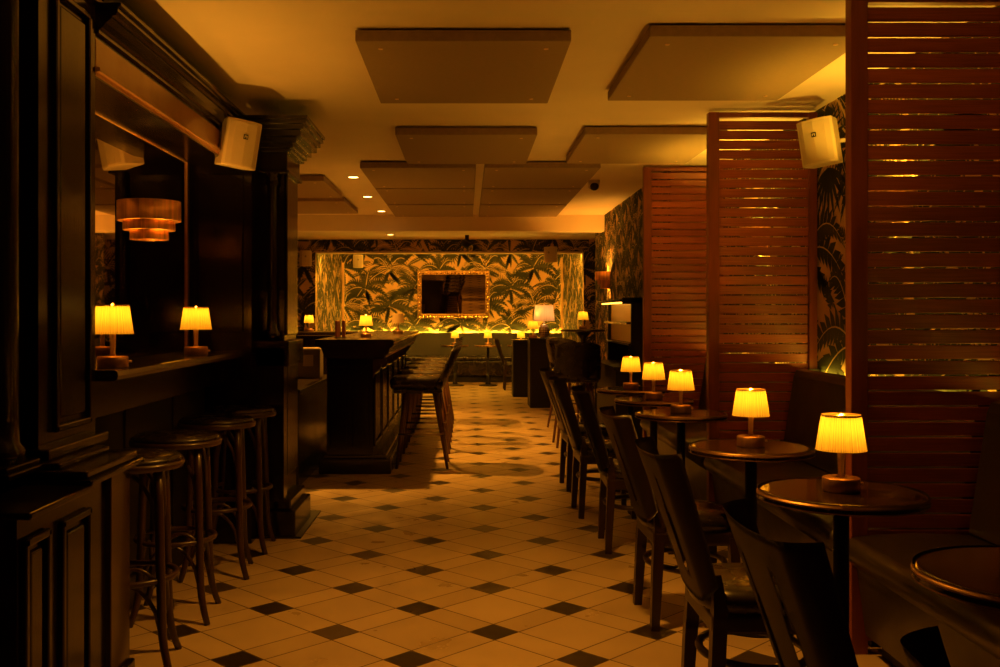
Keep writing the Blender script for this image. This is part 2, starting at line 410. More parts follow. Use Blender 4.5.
# lit alcove across the far end
wallpaper('wall_back', (-2.51, 19.8, 0), (1, 0, 0), (0, 0, 1), 4.44, CEIL, 11, 1.05)
wallpaper('wall_alcove_left', (-2.51, 16.4, 0), (0, 1, 0), (0, 0, 1), 3.4, CEIL, 12, 1.0, thick=.1)
wallpaper('wall_alcove_right', (1.93, 19.8, 0), (0, -1, 0), (0, 0, 1), 3.4, CEIL, 13, 1.0, thick=.1)
wallpaper('wall_flank_left', (-3.6, 16.32, 0), (1, 0, 0), (0, 0, 1), 1.09, CEIL, 14, 1.0, thick=.08)
wallpaper('wall_flank_right', (1.93, 16.32, 0), (1, 0, 0), (0, 0, 1), 1.2, CEIL, 15, 1.0, thick=.08)
wallpaper('wall_bulkhead', (-2.6, 16.31, 2.35), (1, 0, 0), (0, 0, 1), 4.62, CEIL - 2.3505, 16, .8, thick=.28)
struct('trim_2', MB().box(-2.5, 1.92, 16.30, 16.58, 2.325, 2.3495), M['ceiling'])

# ------------------------------------------------------------------ left joinery
# fascia with cornice over the counter niche
fb = MB().prism([(-1.57, 2.165), (-1.34, 2.165), (-1.34, 2.18), (-1.325, 2.18), (-1.325, 2.195), (-1.34, 2.20), (-1.34, 2.30), (-1.57, 2.30)], 'y', 3.56, 5.795)
struct('trim_11', MB().box(-1.57, -1.343, 3.56, 5.59, 2.158, 2.1645), M['black'])
t1 = struct('trim_3', fb, M['fascia'])
cor = [(-1.56, 2.3005), (-1.345, 2.3005), (-1.345, 2.315), (-1.33, 2.32), (-1.33, 2.335), (-1.318, 2.34), (-1.305, 2.358), (-1.285, 2.372), (-1.285, 2.380), (-1.27, 2.384), (-1.262, 2.398), (-1.262, 2.415), (-1.25, 2.418), (-1.25, 2.43), (-1.56, 2.43)]
struct('trim_4', MB().prism(cor, 'y', 3.56, 5.69), M['black'])

wm = thing('wall_mirror', 'large dark tinted mirror running behind the left wall counter', 'mirror', (-1.575, 3.6, 1.1))
MB().box(-.004, .004, .0, 1.90, .0, 1.06).build('mirror_glass', M['mirror'], wm)
MB().box(-.004, .012, .0, 1.90, 1.052, 1.064).build('top_bead', M['brass'], wm)
MB().box(-.004, .012, 1.905, 1.915, 0, 1.064).build('edge_bead', M['fascia'], wm)

wc = thing('wall_counter', 'narrow dark wooden counter shelf under the mirror on the left', 'counter', (-1.57, 3.56, 1.06))
MB().prism([(0, 0), (.29, 0), (.305, .006), (.31, .02), (.305, .036), (.295, .04), (0, .04)], 'y', 0, 2.0).build('counter_top', M['counter'], wc)
MB().box(0, .20, .05, 1.98, -.14, -.001).build('apron', M['black'], wc)

struct('trim_5', MB().box(-1.578, -1.50, 3.6, 5.75, .0, 1.04).box(-1.50, -1.485, 3.6, 5.75, 0, .14, .004).box(-1.50, -1.49, 3.6, 4.2, .2, .9, .004).box(-1.50, -1.49, 4.3, 4.9, .2, .9, .004).box(-1.50, -1.49, 5.0, 5.6, .2, .9, .004), M['blackflat'])
# end wall of the niche
struct('trim_6', MB().box(-1.578, -1.225, 5.60, 5.80, 0, 2.164).box(-1.53, -1.27, 5.59, 5.60, 1.2, 2.1, .006), M['black'])

def raised_panel(mb, x, y0, y1, z0, z1, out=.0, fr=.022):
    """moulded panel on a face looking along +X"""
    mb.box(x, x + .018, y0, y1, z0, z0 + fr, .005); mb.box(x, x + .018, y0, y1, z1 - fr, z1, .005)
    mb.box(x, x + .018, y0, y0 + fr, z0, z1, .005); mb.box(x, x + .018, y1 - fr, y1, z0, z1, .005)
    mb.box(x - .004, x + .010, y0 + fr + .02, y1 - fr - .02, z0 + fr + .02, z1 - fr - .02, .008)

pil = thing('panelled_pilaster', 'tall black panelled pilaster on a pedestal at the left edge', 'pillar', (-1.578, 3.08, 0))
sh = MB().box(0, .238, 0, .47, .88, 2.40); raised_panel(sh, .238, .10, .40, .92, 2.36); sh.build('shaft', M['black'], pil)
pd = MB().box(0, .390, -.48, .30, .0, .78); raised_panel(pd, .390, -.22, .0, .14, .70); raised_panel(pd, .390, -.46, -.30, .14, .70); pd.box(0, .425, -.49, .345, 0, .11, .006); pd.build('pedestal', M['black'], pil)
MB().box(0, .445, -.10, .385, .78, .80, .006).box(0, .445, -.52, -.1, .765, .785, .006).box(0, .425, -.09, .37, .80, .825, .006).box(0, .33, -.06, .36, .825, .845, .006).box(0, .28, -.02, .49, .845, .8805, .006).build('ledge', M['black'], pil)
MB().box(0, .408, .16, .34, .11, .78, .004).build('corner_stile', M['blackbrown'], pil)
MB().prism([(0, 2.40), (.23, 2.40), (.25, 2.42), (.255, 2.44), (.30, 2.48), (.31, 2.50), (.31, 2.52), (0, 2.52)], 'y', -.03, .50).build('capital', M['black'], pil)

cl = thing('round_column', 'black round column cut off by the left edge of the photograph', 'column', (-1.40, 2.92, 0))
MB().lathe([(.085, .86), (.085, .9), (.07, .92), (.066, 1.0), (.066, 2.3), (.075, 2.32), (.085, 2.4)]).build('shaft', M['black'], cl)
MB().box(-.155, .10, -.12, .12, .8265, .845, .006).box(-.155, .09, -.11, .11, .845, .862, .006).build('base', M['black'], cl)
MB().box(-.155, .11, -.12, .12, 2.4, 2.5, .01).build('capital', M['black'], cl)
struct('trim_7', MB().box(-1.579, -1.47, -2.4, 2.58, 0, .8).box(-1.579, -1.44, -2.4, 2.58, .8, .83, .005), M['black'])

# pillar beyond the niche
px = thing('square_pillar', 'black square pillar with stepped capital at the far end of the counter', 'pillar', (0, 0, 0))
bx = MB().box(-1.225, -1.075, 5.80, 6.19, .2, 2.33)
bx.box(-1.075, -1.06, 5.82, 6.17, .35, 1.0, .005).box(-1.075, -1.06, 5.82, 6.17, 1.18, 2.2, .005)
bx.build('shaft', M['black'], px)
MB().box(-1.225, -1.0, 5.735, 6.3, .0, .16, .008).box(-1.225, -1.03, 5.76, 6.26, .16, .22, .008).build('plinth', M['black'], px)
def cap_ring(mb, o, z0, z1, bev=.003): mb.box(-1.30 , -1.075 + o, 5.80 - o, 6.19 + o, z0, z1, bev)
cp = MB()
for o, z0, z1 in ((.035, 2.13, 2.15), (.02, 2.15, 2.255), (.045, 2.255, 2.275), (.06, 2.275, 2.30), (.085, 2.30, 2.335), (.115, 2.335, 2.37), (.135, 2.37, 2.40), (.15, 2.40, 2.425), (.16, 2.425, 2.446)):
    cap_ring(cp, o, z0, z1)
cp.build('capital', M['black'], px)
MB().lathe([(.045, 1.15), (.045, 1.2), (.032, 1.22), (.028, 1.3), (.028, 2.05), (.04, 2.07), (.034, 2.09), (.045, 2.13)], -1.14, 5.765).build('colonette', M['black'], px)
MB().box(-1.225, -1.06, 5.70, 5.80, .22, 1.11).box(-1.225, -1.03, 5.70, 6.2, 1.0, 1.15, .006).build('shelf_block', M['black'], px)
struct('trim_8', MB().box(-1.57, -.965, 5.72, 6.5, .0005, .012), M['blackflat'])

# ------------------------------------------------------------------ sconces
SIDE = (1.0, .52, .035)
def make_sconce(name, label, loc, rz=0, power=2.0, col=None):
    t = thing(name, label, 'wall light', loc, rz)
    h = PI
    for nm, r, z0, z1 in (('upper_tier', .165, .10, .205), ('middle_tier', .135, .05, .115), ('lower_tier', .10, .0, .06)):
        m = MB().lathe([(r, z0), (r, z1), (r - .004, z1), (r - .004, z0), (r, z0)], n=28, a0=-PI/2, a1=PI/2, cap=False)
        m.build(nm, M['copper'], t)
    for nm, ra, rb, z in (('upper_ledge', .134, .164, .10), ('middle_ledge', .099, .134, .05)):
        MB().lathe([(ra, z), (rb, z), (rb, z + .003), (ra, z + .003), (ra, z)], n=28, a0=-PI/2, a1=PI/2, cap=False).build(nm, M['copper'], t)
    MB().box(.0, .012, -.07, .07, .02, .18, .003).build('back_plate', M['copper'], t)
    MB().sphere((.06, 0, .075), .018).build('bulb', M['bulb'], t)
    light('sconce_light', 'POINT', (.065, 0, .13), power, col or WARM, t, .02)
    return t
make_sconce('wall_sconce', 'tiered copper half-round wall light on the dark left mirror', (-1.5705, 4.87, 1.672), 0, 3.5).scale = (.92, .92, .92)
make_sconce('wall_sconce', 'small copper up-and-down wall light on the far right papered wall', (1.718, 11.95, 1.62), PI, 40.0)
make_sconce('wall_sconce', 'added copper wall light out of view behind the nearest louvre screen', (2.138, 4.85, 1.75), PI, 32.0, SIDE)  # unseen light added to brighten the ceiling by the right wall
make_sconce('wall_sconce', 'added copper wall light out of view behind the middle louvre screen', (2.138, 7.1, 1.75), PI, 55.0, SIDE)  # unseen light added to brighten the ceiling panel farther back

# ------------------------------------------------------------------ louvre screens
def screen(label, x0, x1, y, ztop, first=True):
    t = thing('louvre_screen', label, 'screen', (x0, y, 0), 0, 'slatted screens between the right hand booths')
    w = x1 - x0
    MB().box(0, .066, -.03, .03, 0, ztop, .004).build('stile', M['stile'], t)
    MB().box(w - .05, w, -.03, .03, 0, ztop, .004).build('stile', M['stile'], t)
    for za, zb in ((ztop - .03, ztop), (.05, .12)): MB().box(.066, w - .05, -.022, .022, za, zb, .003).build('rail', M['stile'], t)
    m = MB(); z = .15; p = .0592
    while z < ztop - .045:
        m.box(.060, w - .045, -.005, .005, -.0265, .0265, .002, 1, Matrix.Translation((0, 0, z)) @ Matrix.Rotation(math.radians(12), 4, 'X'))
        z += p
    m.build('slat_panel', M['louvre'], t)
    return t
screen('nearest and largest reddish wooden louvre screen on the right edge', 1.47, 2.132, 3.80, 2.53)
screen('middle reddish wooden louvre screen behind the beige wall speaker', 1.47, 2.132, 6.02, 2.535)
screen('farthest and narrowest looking reddish louvre screen beside the shelf unit', 1.47, 2.132, 8.22, 2.53)

# ------------------------------------------------------------------ banquettes on the right
def bench(label, y0, y1):
    t = thing('banquette', label, 'bench', (0, y0, 0), 0, 'black upholstered wall benches'); L = y1 - y0
    prof = [(1.52, .34), (1.475, .343)] + [(1.49 - .052*math.cos(q), .402 + .052*math.sin(q)) for q in [PI*(-.30 + .80*i/14) for i in range(15)]] + [(1.56, .462), (1.70, .468), (1.88, .462), (2.05, .45), (2.05, .34)]
    sm = MB().prism(prof, 'y', 0, L)
    for f in sm.bm.faces:
        if len(f.verts) == 4: f.smooth = True
    for e in sm.bm.edges:
        if len(e.link_faces) == 2 and e.calc_face_angle(0) > .9: e.smooth = False
    sm.build('seat', M['bench'], t)
    MB().prism([(1.52, .08), (1.485, .3395), (2.1, .3395), (2.1, .08)], 'y', .005, L - .005).build('base', M['bench'], t)
    MB().box(1.58, 2.1, .01, L - .01, 0, .0799).build('kick_board', M['blackflat'], t)
    b = MB().prism([(1.93, .452), (1.915, .47), (1.985, .93), (2.0, .965), (2.03, .975), (2.06, .965), (2.07, .93), (2.07, .452)], 'y', 0, L)
    b.build('backrest', M['bench'], t)
    MB().box(2.0701, 2.135, .0, .03, .3, .972).box(2.0701, 2.135, L - .03, L, .3, .972).build('strip_baffle', M['blackflat'], t)  # blocks added to keep the strip light from showing past the backrest
    return t
bench('black leather wall bench in front of the nearest louvre screen', 1.0, 3.76)
bench('black leather wall bench between the nearest and middle louvre screens', 3.84, 5.985)
bench('black leather wall bench between the middle and farthest louvre screens', 6.055, 8.185)
for i, (y0, y1) in enumerate(((1.0, 3.76), (3.84, 5.98), (6.06, 8.18))):
    tag(MB().box(2.108, 2.124, y0 + .05, y1 - .05, .94, .955).build('strip_light', M['ledsoft' if i else 'ledfaint']),
        ('warm strip light behind the bench back in the nearest booth', 'warm strip light behind the bench back in the middle booth', 'warm strip light behind the bench back in the farthest booth')[i], 'strip light', 'strip lights behind the bench backs')

# ------------------------------------------------------------------ lamps
def pleat(k, a): return lambda th: a*math.cos(k*th)
def make_lamp(name, label, loc, lit=True, power=1.0, rz=0, shade=None, group=None, up=None):
    t = thing(name, label, 'lamp', loc, rz, group)
    MB().lathe([(.054, .0), (.057, .002), (.057, .040), (.054, .043), (.012, .045)], n=40).build('base', M['bronze'], t)
    MB().lathe([(.013, .0445), (.0095, .055), (.011, .10), (.0125, .128), (.0125, .132), (.003, .135), (.003, .18)], n=20).build('stem', M['brass'], t)
    s_ = MB().lathe([(.0765, .128), (.0748, .133), (.0592, .236), (.0585, .238)], n=144, cap=False, ripple=pleat(36, .012))
    s_.build('lamp_shade', shade or M['shade'], t)
    MB().lathe([(.0588, .232), (.0594, .239), (.0570, .239), (.0576, .232), (.0588, .232)], n=48, cap=False).build('shade_trim', M['shadetrim'], t)
    MB().lathe([(.007, .239), (.009, .241), (.005, .245), (.002, .247)], n=16).tube([(-.057, 0, .2375), (.057, 0, .2375)], .0015, 6).build('finial', M['brass'], t)
    MB().tube([(.054, .0, .022), (.071, .0, .022)], .005, 8).build('switch', M['brass'], t)
    MB().sphere((.0, .0, .2215), .006).build('bulb', M['bulb'] if lit else M['white'], t)
    if lit:
        light('lamp_light', 'POINT', (0, 0, .200), power, LAMPC, t, .009)
        light('lamp_top_light', 'SPOT', (0, 0, .232), up or UP, (1.0, .40, .03), t, .012, 112, 1.0, (PI, 0, 0))
    return t

LP = .80; UP = 29
lamp0 = make_lamp('table_lamp', 'lit pleated table lamp on the round table nearest the louvre screen post', (1.17, 3.08, .7505), True, LP, .1, group='small lit lamps on the round tables')
TL = [(1.190, 4.13, 'lit pleated lamp, second nearest on the row of round tables'),
      (1.205, 5.55, 'lit pleated lamp, third nearest on the row of round tables'),
      (1.222, 6.45, 'lit pleated lamp, fourth nearest on the row of round tables'),
      (1.222, 7.35, 'lit pleated lamp on the farthest round table of the row')]
for x, y, lb in TL: dup(lamp0, lb, (x, y, .7505), .1)
G2 = 'lamps on the left wall counter'
lampl = make_lamp('table_lamp', 'lit pleated lamp half hidden by the panelled pilaster on the left counter', (-1.345, 3.74, 1.1005), True, LP, .6, group=G2, up=60)
dup(lampl, 'lit pleated lamp at the far end of the left wall counter', (-1.34, 4.87, 1.1005), .6, G2)

# ------------------------------------------------------------------ round tables
def make_table(label, loc):
    t = thing('round_table', label, 'table', loc, 0, 'round tables along the bench')
    MB().lathe([(.227, .7160), (.252, .7200), (.255, .7260), (.252, .7315), (.255, .7370), (.252, .7435), (.242, .7480), (.232, .7500)], n=72).build('table_top', M['table'], t)
    MB().lathe([(.2515, .7205), (.2555, .7225), (.2555, .7255), (.2515, .7280)], n=72, cap=False).lathe([(.2515, .7505), (.2555, .7360), (.2555, .7395), (.2515, .7420)], n=72, cap=False).build('edge_band', M['band'], t)
    MB().lathe([(.09, .7060), (.09, .7155)], n=24).lathe([(.024, .03), (.024, .7070)], n=20).lathe([(.05, .03), (.045, .06), (.032, .16), (.026, .24)], n=20).build('pole', M['iron'], t)
    MB().lathe([(.165, 0), (.17, .008), (.155, .018), (.09, .028), (.04, .036)], n=40).build('foot', M['iron'], t)
    return t
tb0 = make_table('round bistro table with a lamp, nearest the louvre screen post', (1.17, 3.08, 0))
dup(tb0, 'empty round bistro table cut off by the right edge', (1.225, 2.10, 0))
for (x, y, _), lb in zip(TL, ('round bistro table with lamp, second nearest of those with lamps', 'round bistro table with lamp, third nearest of those with lamps', 'round bistro table with lamp, fourth nearest of those with lamps', 'farthest round bistro table in the row along the bench')):
    dup(tb0, lb, (x, y, 0))

# ------------------------------------------------------------------ wooden chairs
def back_shell(w=.228, z0=.43, z1=.878, x0=-.222, x1=-.378, nu=44, nv=22, th=.020):
    bm = bmesh.new(); grid = {}
    def keep(u, v):                     # two long slots beside the middle splat
        for c in (-.34, .34):
            if .16 < v < .80 and abs(u - c) < .055*(1 - .5*max(0, (v - .5)/.3)): return False
        return True
    for i in range(nu + 1):
        for j in range(nv + 1):
            u = -1 + 2*i/nu; v = j/nv
            q = abs(u); c0 = .60
            if q < c0: yy, bend = .165*q/c0, .012*(q/c0)**2
            else:
                th = (q - c0)/(1 - c0)*1.25; R_ = .085
                yy = .165 + R_*.62*math.sin(th); bend = .012 + R_*1.25*(1 - math.cos(th))
            y = math.copysign(yy, u)*(1 - .08*(1 - v))
            x = x0 + (x1 - x0)*v**1.05 + bend*(.5 + .5*v)
            z = z0 + (z1 - z0)*v + .012*abs(u)**2*v + .06*abs(u)**4*(1 - v)
            grid[i, j] = bm.verts.new((x, y, z))
    for i in range(nu):
        for j in range(nv):
            u = -1 + 2*(i + .5)/nu; v = (j + .5)/nv
            if keep(u, v):
                f = bm.faces.new((grid[i, j], grid[i+1, j], grid[i+1, j+1], grid[i, j+1])); f.smooth = True
    for v in [v for v in bm.verts if not v.link_faces]: bm.verts.remove(v)
    bmesh.ops.solidify(bm, geom=bm.faces[:], thickness=th)
    m = MB(); m.bm.free(); m.bm = bm
    return m
def make_chair(label, loc, rz=0):
    t = thing('dining_chair', label, 'chair', loc, rz, 'dark wooden chairs along the row of round tables')
    sb = MB()
    se = lambda a: .195/(abs(math.cos(a))**3.2 + abs(math.sin(a))**3.2)**(1/3.2)/.195 - 1
    sb.lathe([(.185, .405), (.20, .412), (.204, .43), (.203, .448), (.192, .464), (.165, .474), (.09, .480), (.01, .482)], -.018, 0, 56, ripple=se)
    sb.build('seat', M['vinyl'], t)
    MB().box(-.195, .150, -.19, .19, .345, .406, .012, 3).build('apron', M['chairwood'], t)
    for sy in (-1, 1):
        MB().tube([(-.19, .185*sy, 0), (-.178, .175*sy, .25), (-.168, .165*sy, .42), (-.176, .16*sy, .52)], [.017, .021, .022, .012], sq=True).build('leg', M['chairwood'], t)
        MB().tube([(.150, .185*sy, 0), (.140, .175*sy, .38)], [.016, .021], sq=True).build('leg', M['chairwood'], t)
    MB().tube([(.165*math.cos(a) - .02, .185*math.sin(a), .245) for a in [2*PI*k/40 for k in range(40)]], .013, 8, closed=True).build('ring_stretcher', M['chairwood'], t)
    back_shell().build('backrest', M['chairwood'], t)
    return t
CH = [(.930, 2.00, 'dark wooden chair whose curved back is cut by the bottom edge, nearest whole one', .03),
      (.925, 3.12, 'dark wooden chair with lit shiny seat, second from the camera', 0),
      (.960, 4.25, 'dark wooden chair at the second round table with a lamp', .02),
      (.965, 5.55, 'dark wooden chair at the third round table with a lamp', -.03),
      (.915, 6.48, 'dark wooden chair at the fourth round table with a lamp', .02),
      (.930, 7.45, 'dark wooden chair at the farthest round table of the row', .04)]
ch0 = None
for x, y, lb, rz in CH:
    if ch0 is None: ch0 = make_chair(lb, (x, y, 0), rz)
    else: dup(ch0, lb, (x, y, 0), rz)
dup(ch0, 'dark chair of which only the rounded back tip shows at the bottom right', (.925, 1.10, 0), .05)
dup(ch0, 'dark chair standing alone before the far banquette', (.84, 17.2, 0), 0, 'chairs at the far banquette')

# ------------------------------------------------------------------ bentwood stools
def make_bentstool(label, loc, rz):
    t = thing('bentwood_stool', label, 'stool', loc, rz, 'bentwood bar stools under the left counter')
    MB().lathe([(.165, .735), (.19, .738), (.195, .752), (.19, .764)], n=48).build('seat_ring', M['bentwood'], t)
    MB().lathe([(.185, .7635), (.187, .772), (.17, .784), (.10, .79), (.02, .791)], n=48).build('seat_pad', M['vinyl'], t)
    A = [PI/4 + k*PI/2 for k in range(4)]
    def onleg(z):
        if z > .2: return .155 + .02*(.74 - z)/.54
        return .175 + .05*((.2 - z)/.2)**2
    for a in A:
        MB().tube([(onleg(z)*math.cos(a), onleg(z)*math.sin(a), z) for z in (0, .05, .1, .15, .2, .4, .6, .737)], [.013, .014, .015, .016, .0165, .017, .017, .016], 10).build('leg', M['bentwood'], t)
    MB().tube([(.165*math.cos(k*PI/20), .165*math.sin(k*PI/20), .34) for k in range(40)], .011, 8, closed=True).build('foot_ring', M['bentwood'], t)
    for zl, zh in ((.50, .725), (.14, .325)):
        m = MB()
        for k in range(4):
            a0, a1 = A[k], A[k] + PI/2
            p0 = Vector((onleg(zl)*math.cos(a0), onleg(zl)*math.sin(a0), 0)); p1 = Vector((onleg(zl)*math.cos(a1), onleg(zl)*math.sin(a1), 0))
            pts = []
            for i in range(13):
                q = i/12; b = math.sin(PI*q)**.55
                pts.append(p0.lerp(p1, q)*.96 + Vector((0, 0, zl + (zh - zl)*b)))
            m.tube(pts, .008, 8)
        m.build('arched_brace', M['bentwood'], t)
    return t
SX = -1.262
BS = [(3.60, 'bentwood stool closest to the camera, beside the pedestal', .2), (4.27, 'second bentwood stool from the pedestal', .1), (4.97, 'third bentwood stool from the pedestal', .15), (5.50, 'bentwood stool closest to the square pillar', .05)]
bs0 = None
for y, lb, rz in BS:
    if bs0 is None: bs0 = make_bentstool(lb, (SX + .015, y + .05, 0), rz)
    else: dup(bs0, lb, (SX, y, 0), rz)

# ------------------------------------------------------------------ the bar
bar = thing('bar_counter', 'long black panelled bar with stools along its right side', 'bar', (0, 8.05, 0))
LB = 4.25
MB().prism([(-1.16, .945), (-.68, .945), (-.66, .97), (-.64, .985), (-.63, 1.03), (-.605, 1.045), (-.598, 1.06), (-.598, 1.09), (-.605, 1.10), (-1.24, 1.10), (-1.24, 1.045), (-1.19, 1.03)], 'y', -.02, LB).build('bar_top', M['counter'], bar)
MB().box(-.6, -.5965, 0, LB, 1.068, 1.076).build('edge_glint', M['brass'], bar)  # brass strip stands in for the glow mirrored along the bar edge
MB().box(-.662, -.6585, 0, LB, .955, .963).build('edge_glint', M['brass'], bar)  # lower strip, standing in for the same mirrored glow
MB().box(-1.15, -.77, .02, LB, .155, .9449).build('body', M['black'], bar)
MB().box(-1.21, -.62, -.02, LB, 0, .125, .012, 3).box(-1.18, -.66, .0, LB, .125, .155, .008).build('plinth', M['black'], bar)
for k in range(6):
    y0 = .06 + k*.70
    m = MB(); raised_panel(m, -.77, y0, y0 + .60, .22, .86); m.build('panel', M['black'], bar)
    MB().prism([(-.77, .944), (-.66, .944), (-.665, .91), (-.70, .89), (-.715, .85), (-.75, .83), (-.77, .78)], 'y', y0 - .055, y0 - .01).build('corbel', M['blackbrown'], bar)
ep = MB()
for (a, b_) in ((-1.12, -.98), (-.94, -.80)):
    ep.box(a, b_, .008, .022, .22, .88, .006)
ep.build('end_panel', M['black'], bar)
rb = thing('bar_return', 'far arm of the bar running left under the small lamp', 'bar', (0, 12.0, 0))
MB().box(-2.64, -1.245, -.3, .3, 1.05, 1.10, .01).build('bar_top', M['counter'], rb)
MB().box(-2.6, -1.25, -.2, .25, 0, 1.0499).build('body', M['black'], rb)
bb = thing('back_counter', 'low dark back counter behind the bar, left of it', 'counter', (0, 7.4, 0))
MB().box(-1.98, -1.245, 0, 1.9, .70, .74, .008).build('counter_top', M['counter'], bb)
MB().box(-1.95, -1.27, .03, 1.87, 0, .6999).build('body', M['black'], bb)
hb = thing('pale_box', 'grey pale box with a paper notice on the low back counter', 'box', (-1.41, 8.75, .7405))
MB().box(-.12, .12, -.1, .1, 0, .27, .01).build('body', M['grey'], hb)
MB().box(-.03, .06, -.104, -.1005, .11, .21).build('notice', M['paper'], hb)

fl = make_lamp('table_lamp', 'lit pleated lamp on the near end of the black bar', W(366, 337.4, 8.85).to_tuple()[:2] + (1.1005,), True, LP*.67, 0, group='lamps on the bar', up=12)
fl.scale = (.82, .82, .82)
d = dup(fl, 'lit pleated lamp on the far left bar arm', ((309 - VX)/F*11.9, 11.9, 1.1005), .2)
un = make_lamp('table_lamp', 'unlit dim lamp farther along the black bar', ((398 - VX)/F*10.4, 10.4, 1.1005), False, 0, .1, M['dimshade'], 'lamps on the bar'); un.scale = (.9, .9, .9)
mh = thing('menu_holder', 'reddish upright menu standing near the lamp on the bar', 'menu', ((338 - VX)/F*8.6, 8.6, 1.1005), 1.15)
MB().box(-.035, .03, -.02, .02, 0, .006, .002).build('base', M['blackflat'], mh)
MB().box(-.036, .028, -.008, .008, .006, .15, .003).build('menu_card', M['menu'], mh)
mh2 = dup(mh, 'second reddish menu leaning just right of the first one on the bar', ((344 - VX)/F*8.75, 8.75, 1.1005), -1.15, 'menus on the bar'); mh['group'] = 'menus on the bar'

# ------------------------------------------------------------------ upholstered bar stools
def make_barstool(label, loc, rz):
    t = thing('bar_stool', label, 'stool', loc, rz, 'upholstered bar stools')     # faces -X
    MB().box(-.255, .20, -.22, .22, .665, .777, .045, 5).build('seat', M['vinyl'], t)
    MB().box(-.225, .19, -.205, .205, .635, .67, .012, 3).build('seat_shell', M['vinyl'], t)
    bm = bmesh.new(); g = {}; nu, nv = 16, 10
    for i in range(nu + 1):
        for j in range(nv + 1):
            u = -1 + 2*i/nu; v = j/nv
            g[i, j] = bm.verts.new((.20 + .160*v - .085*abs(u)**2.5, u*.235*(1 - .12*v*v), .665 + .375*v - .035*abs(u)**3*v))
    for i in range(nu):
        for j in range(nv):
            f = bm.faces.new((g[i, j], g[i+1, j], g[i+1, j+1], g[i, j+1])); f.smooth = True
    bmesh.ops.solidify(bm, geom=bm.faces[:], thickness=.095)
    m = MB(); m.bm.free(); m.bm = bm; m.build('backrest', M['vinyl'], t)
    for sx, sy in ((-1, -1), (-1, 1), (1, -1), (1, 1)):
        MB().tube([(sx*.215 + .02, sy*.205, 0), (sx*.125, sy*.13, .64)], [.012, .021], 12).build('leg', M['stoolleg'], t)
    z = .29; k = .57
    ex = lambda sx: (sx*.215 + .02)*k + sx*.125*(1 - k); ey = .205*k + .13*(1 - k)
    MB().tube([(ex(-1) - .012, -ey - .012, z), (ex(1) + .012, -ey - .012, z), (ex(1) + .012, ey + .012, z), (ex(-1) - .012, ey + .012, z)], .009, 8, closed=True).build('foot_rail', M['chrome'], t)
    return t
b0 = make_barstool('black upholstered bar stool closest to the camera at the bar', (-.40, 8.52, 0), 0)
for i, lb in enumerate(('second upholstered bar stool along the bar', 'third upholstered bar stool along the bar', 'fourth upholstered bar stool along the bar', 'farthest upholstered bar stool along the bar')):
    dup(b0, lb, (-.40, 9.42 + .84*i, 0), 0)
dup(b0, 'black upholstered stool seen from behind at the tall round table', (1.085, 9.85, 0), -PI/2, 'stools at the tall table')
dup(b0, 'black upholstered stool turned sideways left of the tall round table', (1.24, 11.45, 0), PI + .9, 'stools at the tall table')

ht = thing('tall_table', 'tall dark round table carrying a small lamp near the shelf unit', 'table', (1.284, 10.9, 0))
MB().lathe([(.225, 1.115), (.245, 1.12), (.248, 1.13), (.24, 1.14), (.22, 1.142)], n=56).build('table_top', M['counter'], ht)
MB().lathe([(.03, .03), (.03, 1.04), (.10, 1.116)], n=20).build('pole', M['iron'], ht)
MB().lathe([(.21, 0), (.21, .01), (.06, .03)], n=36).build('foot', M['iron'], ht)
dup(fl, 'lit pleated lamp on the tall dark round table', (1.284, 10.9, 1.1425), .3, 'lamps at the far end')

# ------------------------------------------------------------------ far right: shelf unit, cabinets, big lamp
sf = thing('shelf_unit', 'black open shelf unit with a glossy lit back panel beside the farthest screen', 'shelf unit', (0, 9.0, 0))
MB().box(1.50, 1.712, 0, .03, .8, 1.46, .003).box(1.42, 1.712, 0, .03, 1.40, 1.46, .003).box(1.36, 1.712, 0, .03, 0, .8, .003).build('side_panel', M['blackflat'], sf)
MB().box(1.50, 1.712, 1.47, 1.50, .8, 1.44, .003).box(1.36, 1.712, 1.47, 1.5, 0, .8, .003).build('side_panel', M['blackflat'], sf)
MB().box(1.40, 1.712, .03, 1.55, 1.42, 1.445, .004).build('top_board', M['counter'], sf)
MB().box(1.46, 1.70, .03, 1.47, 1.215, 1.235, .003).build('shelf', M['counter'], sf)
MB().box(1.48, 1.70, .03, 1.47, 1.02, 1.04, .003).build('shelf', M['counter'], sf)
MB().box(1.53, 1.55, .03, 1.47, 1.236, 1.419).box(1.53, 1.55, .03, 1.47, 1.045, 1.2145).build('front_panel', M['gilt'], sf)
MB().box(1.43, 1.45, .06, 1.45, 1.410, 1.4195).build('added_shelf_strip', M['addedshelfglow'], sf)  # glowing strip added under the top board to brighten the gilt panel
MB().box(1.38, 1.70, .03, 1.47, 0, .8).box(1.34, 1.712, -.01, 1.51, .8, .825, .004).build('cupboard', M['blackflat'], sf)

cb = thing('cabinet', 'waist high black cabinet carrying the large cream lamp', 'cabinet', (0, 13.77, 0))
MB().box(.88, 1.27, 0, .55, 0, .955, .006).build('body', M['blackflat'], cb)
MB().box(.865, 1.285, -.015, .565, .955, .978, .004).build('top', M['counter'], cb)
MB().box(.90, 1.25, -.008, .0, .08, .90, .004).build('door', M['blackflat'], cb)
cb2 = thing('cabinet', 'slimmer black cabinet standing behind and left of the large lamp one', 'cabinet', (0, 15.6, 0))
MB().box(.73, .96, 0, .5, 0, .885, .006).build('body', M['blackflat'], cb2)
MB().box(.72, .97, -.01, .51, .885, .905, .004).build('top', M['counter'], cb2)
bl = thing('large_lamp', 'large lamp with cream drum shade and dark ceramic base on a cabinet', 'lamp', (1.094, 13.98, .9785))
MB().lathe([(.05, 0), (.062, .01), (.078, .06), (.08, .11), (.062, .16), (.03, .19), (.012, .20), (.012, .24)], n=28).build('base', M['ceramic'], bl)
